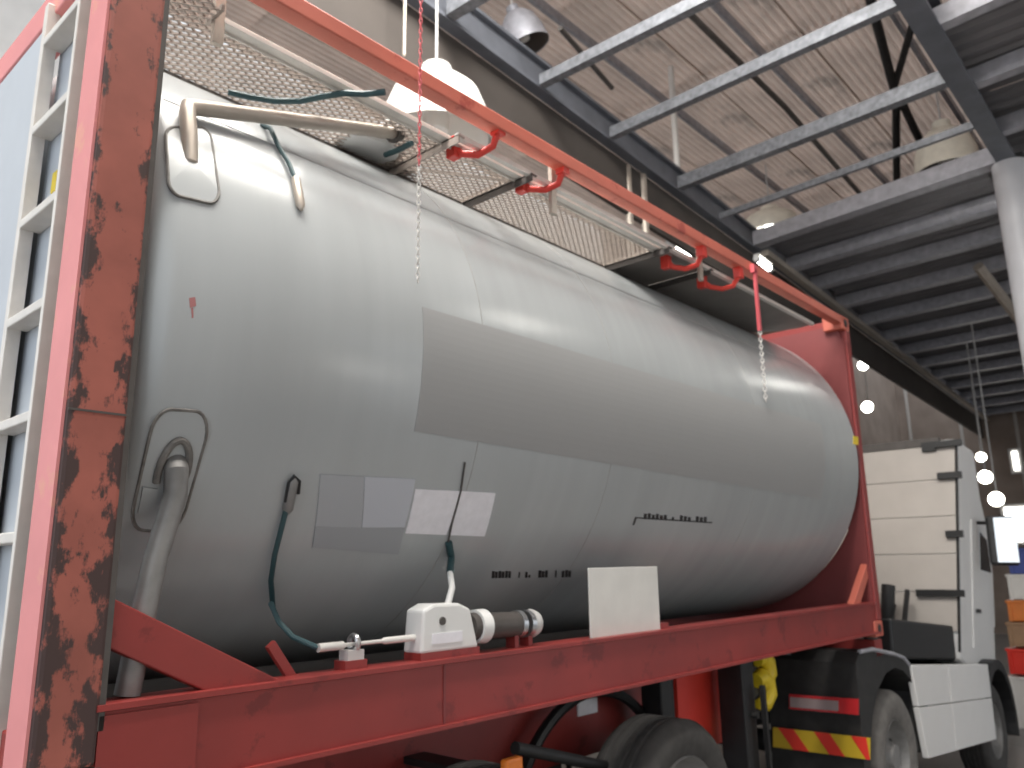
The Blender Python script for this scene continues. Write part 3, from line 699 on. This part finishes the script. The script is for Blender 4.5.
# rear mudguards with lamps and striped boards
wx, wz, wr_ = inv(at(900, 768, 1, .05)).x, .5, .5
xr = inv(Vector((5.48, 0, -.5))).x
for y0, s in ((.0, 1), (Wd, -1)):
    m = tb_()
    arc = [(xr-.02, .38), (xr-.05, 1.22), (xr+.08, 1.30)]
    A = [(wx+.64*math.cos(a), wz+.64*math.sin(a)) for a in [math.radians(q) for q in (100, 85, 70, 55, 40, 25, 12, 0)]]
    outp = [(xr-.04, .34), (xr-.06, 1.20), (xr+.02, 1.28), (xr+.3, 1.30)]+[(wx+.80*math.cos(a), wz+.77*math.sin(a)) for a in [math.radians(q) for q in (92, 75, 60, 45, 30, 15, 3)]]
    inp = [(wx+.70*math.cos(a), wz+.67*math.sin(a)) for a in [math.radians(q) for q in (3, 15, 30, 45, 60, 75, 92, 110, 130, 150, 170)]]+[(xr+.02, .34)]
    # shell: outer skin, inner skin
    m.prism(outp+inp, 1, y0+s*.02, y0+s*.70)
    g = m.build('mudguard', 'black_dust', TRK)
    rim_ = tb_().tube([(a, y0+s*.02, b+.004) for a, b in outp[2:]], .016, 8).build('rim_highlight', 'galv_dim', g, smooth=True)  # pale tube: the highlight along the mudguard top put into the colour
    if s > 0:
        P = lambda u, v: inv(at(u, v, 0, 5.36))
        def quad(px, mm, nm, th=.012):
            vs = [P(*q) for q in px]; b = [v+Vector((th, 0, 0)) for v in vs]
            return tb_().add(vs+b, [(3, 2, 1, 0), (4, 5, 6, 7), (0, 1, 5, 4), (1, 2, 6, 5), (2, 3, 7, 6), (3, 0, 4, 7)]).build(nm, mm, g)
        def on(t, w0): return (773+97*t, 727+11*t+(20+2*t)*w0)
        quad([on(0, 0), on(1, 0), on(1, 1), on(0, 1)], 'chev_yellow', 'striped_board')
        P0 = P
        P = lambda u, v: inv(at(u, v, 0, 5.356))
        for a in (.05, .42, .80):
            w_ = .16; e = .16
            quad([on(a, 0), on(min(1, a+w_), 0), on(min(1, a+w_+e), 1), on(min(1, a+e), 1)], 'chev_red', 'red_stripe', .003)
        quad([(789, 694), (858, 699), (858, 715), (789, 709)], 'lens_red', 'tail_lamp', .02)
        P = lambda u, v: inv(at(u, v, 0, 5.345))
        quad([(790, 697), (838, 701), (838, 711), (790, 707)], 'lens_grey', 'reflector', .012)
        P = lambda u, v: inv(at(u, v, 0, 5.352))
        quad([(776, 651), (790, 651.5), (790, 655), (776, 654.5)], 'galv', 'edge_highlight', .01)  # pale strip painted in as part of the top highlight
    else:
        tb_().box((xr-.08, y0-.69, .55), (xr-.06, y0-.05, .7)).build('striped_board', 'chev_yellow', g)
wheel(TRK, wx, .035, wz, wr_, .56, 1, tt, 'dust'); wheel(TRK, wx, Wd-.035, wz, wr_, .56, -1, tt, 'dust')
# chassis and black gear between mudguard and cab
for y in (.80, 1.56): tb_().box((xr+.1, y, .72), (10.0, y+.08, 1.0)).build('chassis_rail', 'black', TRK)
tb_().tube([(wx, .4, wz), (wx, Wd-.4, wz)], .09, 14).build('axle', 'black_dust', TRK, smooth=True)
tb_().prism([(xr+.35, 1.06), (wx+.5, 1.06), (wx+.5, 1.12), (wx, 1.16), (xr+.35, 1.1)], 1, .78, 1.66).build('fifth_wheel', 'black_dust', TRK)
skx0, skx1 = ta(912, 671, 0).x, ta(991, 669, 0).x
tb_().box((skx0+.15, .18, 1.22), (8.66, Wd-.18, 1.56)).build('equipment_deck', 'black', TRK, bevel=.02)
tb_().box((8.05, .2, 1.2), (8.7, .8, ta(950, 628, .2).z)).build('battery_box', 'black_gloss', TRK, bevel=.03)
a = ta(885, 600, .3); tb_().tube([(8.4, .75, 1.5), (8.35, .72, 1.7), (8.38, .70, 1.95)], .07, 12).build('exhaust_stack', 'black', TRK, smooth=True)
for k, (y, hh) in enumerate(((.55, 1.9), (.7, 1.75), (.9, 2.0))):
    tb_().tube([(6.5, y+.1, 1.25), (7.0, y+.05, 1.5+.1*k), (7.6, y, 1.35), (8.2, y-.02, 1.5), (8.5, y, hh)], .028, 8).build('air_line', 'black', TRK, smooth=True)
# side skirts in panels
for y0, s in ((.0, 1), (Wd, -1)):
    xa, xb = ta(912, 671, 0).x, ta(929, 759, 0).x; xm = ta(953, 715, 0).x; xe = ta(992, 700, 0).x
    zt, zb, zs = 1.19, .46, .86
    for i, (pol) in enumerate([[(xa, zt), (xm-.008, zt), (xm-.008, zs+.004), (xa+.1, zs+.004)], [(xm+.008, zt), (xe, zt), (xe, zs+.004), (xm+.008, zs+.004)],
                               [(xa+.1, zs-.004), (xm-.008, zs-.004), (xm-.008, zb), (xb, zb)], [(xm+.008, zs-.004), (xe, zs-.004), (xe, zb), (xm+.008, zb)]]):
        tb_().prism(pol, 1, y0+s*.0, y0+s*.05).build('side_skirt', 'cab', TRK, bevel=.006)
    tb_().box((xa+.15, y0+s*.06, zb+.03), (xe, y0+s*.7, zt-.02)).build('fuel_tank', 'black_dust', TRK, bevel=.03)
# cab: body with its windscreen slope, roof deflector, doors, glass
def cz(u, v, y=0.0): q = ta(u, v, y); return (q.x, q.z)
xc = inv(Vector((8.9, 0, .9))).x                         # rear wall plane
zb_, zt_ = cz(968, 662)[1]+.1, 3.62
side = [(xc, 1.22), (xc, 3.55), (xc+.75, 3.55), (xc+.98, 3.05), (xc+1.28, 2.75), (xc+1.46, 2.2), (xc+1.52, 1.6), (xc+1.52, 1.15), (xc+1.25, 1.05), (xc+.3, 1.1)]
yin = lambda z: .15-.20*min(1, max(0, (z-1.2)/2.3))      # the side leans outward with height
m = tb_(); n = len(side)
m.add([(x, yin(z), z) for x, z in side]+[(x, Wd-yin(z), z) for x, z in side], [tuple(range(n))[::-1], tuple(range(n, 2*n))]+[(i, (i+1) % n, n+(i+1) % n, n+i) for i in range(n)])
cabo = m.build('cab_body', 'cab', TRK, bevel=.05)
# rear wall panel boards with grooves between
zz = [1.5, 1.9, 2.3, 2.7, 3.1, 3.48]
for z0, z1 in zip(zz, zz[1:]):
    e0_, e1_ = yin(z0)+.02, yin(z1)+.02
    tb_().prism([(e0_, z0+.005), (e1_, z1-.005), (Wd-e1_, z1-.005), (Wd-e0_, z0+.005)], 0, xc-.02, xc+.01).build('rear_panel', 'cab_rear', cabo)
tb_().box((xc-.03, .12, 3.48), (xc+.05, Wd-.12, 3.57)).build('roof_edge', 'dark_steel', cabo)
tb_().box((xc-.06, .16, 3.42), (xc-.02, .30, 3.52)).build('roof_bracket', 'black', cabo)
for u0, v0, u1, v1 in ((932, 444, 959, 440), (936, 476, 960, 473), (946, 535, 963, 533), (918, 592, 966, 595)):
    p, q = inv(at(u0, v0, 0, 8.85)), inv(at(u1, v1, 0, 8.85)); z = (p.z+q.z)/2
    tb_().box((xc-.07, min(p.y, q.y), z-.035), (xc-.02, max(p.y, q.y), z+.035)).build('grab_strap', 'black', cabo)
# side fairing edge, door, window, windscreen
tb_().bar((xc-.012, yin(1.3)+.004, 1.3), (xc-.012, yin(3.5)+.004, 3.5), .03, .02, (0, 1, 0)).build('corner_trim', 'black_dust', cabo)
for s in (0, 1):
    Y = lambda z, d: (yin(z)-d) if s == 0 else (Wd-yin(z)+d)
    dr = [(xc+.50, 1.35), (xc+.50, 2.72), (xc+1.2, 2.62), (xc+1.42, 2.2), (xc+1.47, 1.6)]
    k = len(dr)
    dd = tb_().add([(x, Y(z, .012), z) for x, z in dr]+[(x, Y(z, -.02), z) for x, z in dr], [tuple(range(k)), tuple(range(k, 2*k))[::-1]]+[(i, (i+1) % k, k+(i+1) % k, k+i) for i in range(k)]).build('cab_door', 'cab', TRK)
    wn = [(xc+.85, 2.2), (xc+.85, 2.62), (xc+1.16, 2.56), (xc+1.34, 2.2)]
    tb_().add([(x, Y(z, .016), z) for x, z in wn]+[(x, Y(z, .0), z) for x, z in wn], [(0, 1, 2, 3), (7, 6, 5, 4), (0, 4, 5, 1), (1, 5, 6, 2), (2, 6, 7, 3), (3, 7, 4, 0)]).build('door_window', 'glass_dark', dd)
    tb_().box((xc+.6, Y(1.75, .04), 1.72), (xc+.72, Y(1.75, .012), 1.76)).build('door_handle', 'black', dd)
ws = [(xc+1.05, 3.02), (xc+1.285, 2.74), (xc+1.46, 2.2)]
vs = []
for dx_ in (.012, -.01):
    for x, z in ws:
        for y in (yin(z)+.12, Wd-yin(z)-.12): vs.append((x+dx_, y, z+dx_))
tb_().add(vs, [(0, 1, 3, 2), (2, 3, 5, 4), (6, 8, 9, 7), (8, 10, 11, 9), (0, 2, 8, 6), (2, 4, 10, 8), (1, 7, 9, 3), (3, 9, 11, 5), (0, 6, 7, 1), (4, 5, 11, 10)]).build('windscreen', 'glass_dark', TRK)
tb_().box((xc+1.45, .15, .45), (xc+1.65, Wd-.15, 1.15)).build('front_bumper', 'cab', TRK, bevel=.05)
# front wheels under black arches
fwx = xc+.92
for y0, s in ((.06, 1), (Wd-.06, -1)):
    wheel(TRK, fwx, y0+s*.02, .5, .5, .32, s, tt)
    oa = [(fwx+.66*math.cos(a), .52+.72*math.sin(a)) for a in [math.radians(-8+186*i/16) for i in range(17)]]
    ia = [(fwx+.57*math.cos(a), .52+.62*math.sin(a)) for a in [math.radians(178-186*i/16) for i in range(17)]]
    tb_().prism(oa+ia, 1, y0-s*.05, y0+s*.36).build('front_arch', 'black', TRK)
tb_().tube([(fwx, .3, .5), (fwx, Wd-.3, .5)], .08, 12).build('axle', 'black_dust', TRK, smooth=True)
# mirrors on arms
for s in (0, 1):
    y = (lambda v: v) if s == 0 else (lambda v: Wd-v)
    p = ta(1001, 540, -.22); q = ta(1001, 564, -.22)
    nn = Vector((-1, -.16 if s == 0 else .16, .03)).normalized(); mc = Vector((p.x+.06, y(-.22), p.z))
    mh = tb_().bar(mc-Vector((0, 0, .27)), mc+Vector((0, 0, .27)), .28, .12, nn).build('mirror_housing', 'black', TRK, bevel=.03)
    mg = mc+nn*.062; mg.y += -.04 if s == 0 else .04
    tb_().bar(mg-Vector((0.007, 0, .245)), mg+Vector((.007, 0, .245)), .20, .008, nn).build('mirror_glass', 'mirror', mh)
    tb_().tube([(p.x+.08, y(-.12), p.z+.2), (p.x+.1, y(.1), p.z+.22)], .02, 8).build('mirror_arm', 'black', mh, smooth=True)

# ================================================================== LAMPS, CHAINS, BACKGROUND
def high_bay(c, r, h, label, lit=None, shell='lamp_shell', top=ZR, tilt=(0, 0, 1), group=None):
    t = thing('high_bay_lamp', label, 'lamp', c, group)
    ax = Vector(tilt)
    sh_ = MB().lathe([(0, r), (.03, r*1.0), (h*.35, r*.96), (h*.62, r*.80), (h*.8, r*.5), (h*.85, r*.3), (h, r*.28), (h, 0)], c, ax, 36).build('lamp_shade', shell, t, smooth=True)
    MB().lathe([(.01, r*.97), (h*.34, r*.9), (h*.6, r*.7), (h*.66, 0)], c, ax, 36).build('reflector', 'lamp_inside' if not lit and shell != 'lamp_white' else 'lamp_white', t, smooth=True)
    MB().lathe([(.05, 0), (.08, r*.22), (h*.3, r*.25), (h*.6, r*.12)], c, ax, 20).build('bulb', lit or 'lamp_white', t, smooth=True)
    if lit == 'glow_strong': MB().lathe([(.03, 0), (.03, r*.93), (.05, r*.93), (.05, 0)], c, ax, 32).build('lens', 'glow_strong', t, smooth=True)
    c = Vector(c); MB().tube([c+ax.normalized()*h, Vector((c.x+ax.x*h, c.y+ax.y*h, top))], .013, 8).build('suspension_rod', 'pipe_white', t, smooth=True)
    return t
c = at(436, 140, 1, 2.42); high_bay(c, .47, .70, 'white domed lamp just above the salmon top rail', None, 'lamp_white', HJ+.3)
c = at(528, 46, 2, 6.35); high_bay(c, .26, .50, 'grimy lamp with a dark mouth above the pale joists', None, 'galv_dim', ZR, (-.35, .2, 1))
c = at(948, 172, 2, 6.1); high_bay(c, .44, .80, 'cream drum lamp with an unlit mouth beside the dark girder', None, 'lamp_shell', ZR)
c = at(772, 236, 2, 6.3); high_bay(c, .55, .55, 'glowing lamp seen through the roof opening before the deck', 'glow', 'lamp_shell', ZR)
def tube_lamp(p, q, r, label, mm='glow'):
    t = thing('tube_lamp', label, 'lamp', (p+q)/2)
    p, q = Vector(p), Vector(q); d = (q-p).normalized()
    MB().bar(p+Vector((0, 0, r*1.6)), q+Vector((0, 0, r*1.6)), r*2.4, r*.9).build('batten', 'alu_white', t)
    MB().tube([p, q], r, 10).build('tube', mm, t, smooth=True)
    for e in (p, q): MB().tube([e-d*.03, e+d*.03], r*1.15, 10).build('tube_cap', 'white_plastic', t, smooth=True)
    return t
for (u, v), lb in zip([(345, 366), (510, 321), (771, 382)], ['lit tube lamp hanging over the viewer, rearmost of three', 'lit tube lamp hanging over the viewer, middle of three', 'lit tube lamp hanging over the viewer, foremost of three']):
    x, t_ = tk(u, v); p = ts(x, t_); n_ = Vector((0, -math.cos(t_), math.sin(t_))); d = (p-CP).normalized(); r = d-n_*(2*d.dot(n_))
    c = p+r*min(9, (4.9-p.z)/max(r.z, .1)); c.y = max(c.y, -8.8)
    t = tube_lamp(c-Vector((.45, 0, 0)), c+Vector((.45, 0, 0)), .13, lb, 'glow_strong')
    for dx_ in (-.4, .4): MB().tube([c+Vector((dx_, 0, .2)), Vector((c.x+dx_, c.y, HJ-.04))], .012, 6).build('suspension_rod', 'pipe_white', t)
tube_lamp(at(672, 242, 1, 3.6), at(690, 252, 1, 3.6), .09, 'bright tube lamp under the top rail by a red loop')
tube_lamp(at(757, 259, 1, 2.3), at(770, 269, 1, 2.3), .04, 'small tube lamp just above the top rail near the deck edge')
def round_lamp(u, v, x, r, label, group=None):
    c = at(u, v, 0, x); t = thing('round_lamp', label, 'lamp', c, group)
    MB().lathe([(0, 0), (.0, r), (.05, r*.95), (.08, r*.5), (.08, 0)], c, (1, 0, 0), 20).build('lens', 'glow', t, smooth=True)
    MB().lathe([(.02, r*1.08), (.10, r*1.1), (.2, r*.6), (.22, 0)], c, (1, 0, 0), 20).build('lamp_body', 'alu_white', t, smooth=True)
    MB().tube([c+Vector((.12, 0, r*.9)), Vector((c.x+.12, c.y, HJ-.03))], .015, 6).build('suspension_rod', 'pipe_white', t, smooth=True)
round_lamp(863, 365, 24, .15, 'upper round white lamp just beyond the red front post')
round_lamp(867, 407, 24, .16, 'lower round white lamp just beyond the red front post')
round_lamp(981, 457, 25.85, .13, 'highest of the round lamps ahead of the cab front')
round_lamp(985, 477, 20, .14, 'round lamp directly beneath the highest one ahead of the cab')
round_lamp(996, 499, 18.39, .14, 'lowest round lamp ahead of the cab, over the mirror')
# hanging chains
def chain(top, bot, r, n, mm, parent):
    m = MB(); top, bot = Vector(top), Vector(bot); d = bot-top; pl_ = d.length/n
    for i in range(n):
        c = top+d*((i+.5)/n); a = 0 if i % 2 else PI/2
        e = Vector((math.cos(a+.5), math.sin(a+.5), 0))
        m.tube([c+e*(r*1.5*math.cos(q))+d.normalized()*(pl_*.62*math.sin(q)) for q in [2*PI*k/10 for k in range(10)]], r*.55, 5, closed=True)
    return m.build('chain_links', mm, parent, kind='stuff', smooth=True)
p, q = at(420, 90, 1, -.06), at(415, 281, 1, -.06)
t = thing('hanging_chain', 'long thin chain, red above and pale below, hanging before the grating', 'chain', q)
chain((p.x, p.y, HJ), (p.x, p.y, at(418, 165, 1, -.06).z), .004, 150, 'chain_red', t)
chain((p.x, p.y, at(418, 165, 1, -.06).z), (p.x, p.y, q.z), .0045, 26, 'chain_white', t)
p, q = at(755, 276, 1, -.02), at(766, 402, 1, -.02)
t = thing('hanging_chain', 'shorter chain hanging from the top rail near the front post', 'chain', q)
zm = at(758, 330, 1, -.02).z
MB().bar((p.x, -.02, 2.53), (p.x, -.02, zm), .026, .02, (0, 1, 0)).build('red_strap', 'chain_red', t)
chain((p.x, -.02, zm), (p.x, -.02, q.z), .007, 20, 'chain_white', t)
MB().box((p.x-.03, -.03, 2.5), (p.x+.03, -.001, 2.56)).build('hook_plate', 'chain_red', t)
# goods stacked beyond the truck
zg = lambda x: -1.2-RS*(min(x, 13.5)-RX)
def crate(u0, v0, u1, v1, x, dp, mm, label, nm='crate'):
    a, b = at(u0, v0, 0, x), at(u1, v1, 0, x); zb = b.z
    t = thing(nm, label, 'crate', ((x+dp/2), (a.y+b.y)/2, zb))
    y0, y1 = sorted((a.y, b.y))
    MB().box((x, y0, zb), (x+dp, y1, a.z-.03)).build('body', mm, t, bevel=.02)
    MB().box((x-.015, y0-.02, a.z-.05), (x+dp+.02, y1+.02, a.z-.006)).build('lid', mm, t, bevel=.01)
    for y in (y0+.04, y1-.04): MB().box((x-.025, y-.03, zb), (x, y+.03, a.z-.05)).build('batten', mm, t)
    return t
X = 15.0
gz = zg(X); gp_ = at(1015, 700, 0, X)
stack = [(706, 676, 'crate_white', 'white crate on the floor beyond the truck front'), (676, 648, 'chev_red', 'red crate lying on the white crate beyond the truck'),
         (648, 622, 'crate_brown', 'brown crate in the middle of the stack beyond the truck'), (622, 600, 'orange', 'orange crate under the white box beyond the truck'),
         (600, 574, 'crate_white', 'white box near the top of the stack beyond the truck'), (574, 548, 'blue', 'dark blue crate topmost of the stack beyond the truck')]
for v1, v0, mm, lb in stack: crate(1006, v0, 1040, v1 if v1 < 706 else v1+30, X, 1.0, mm, lb)
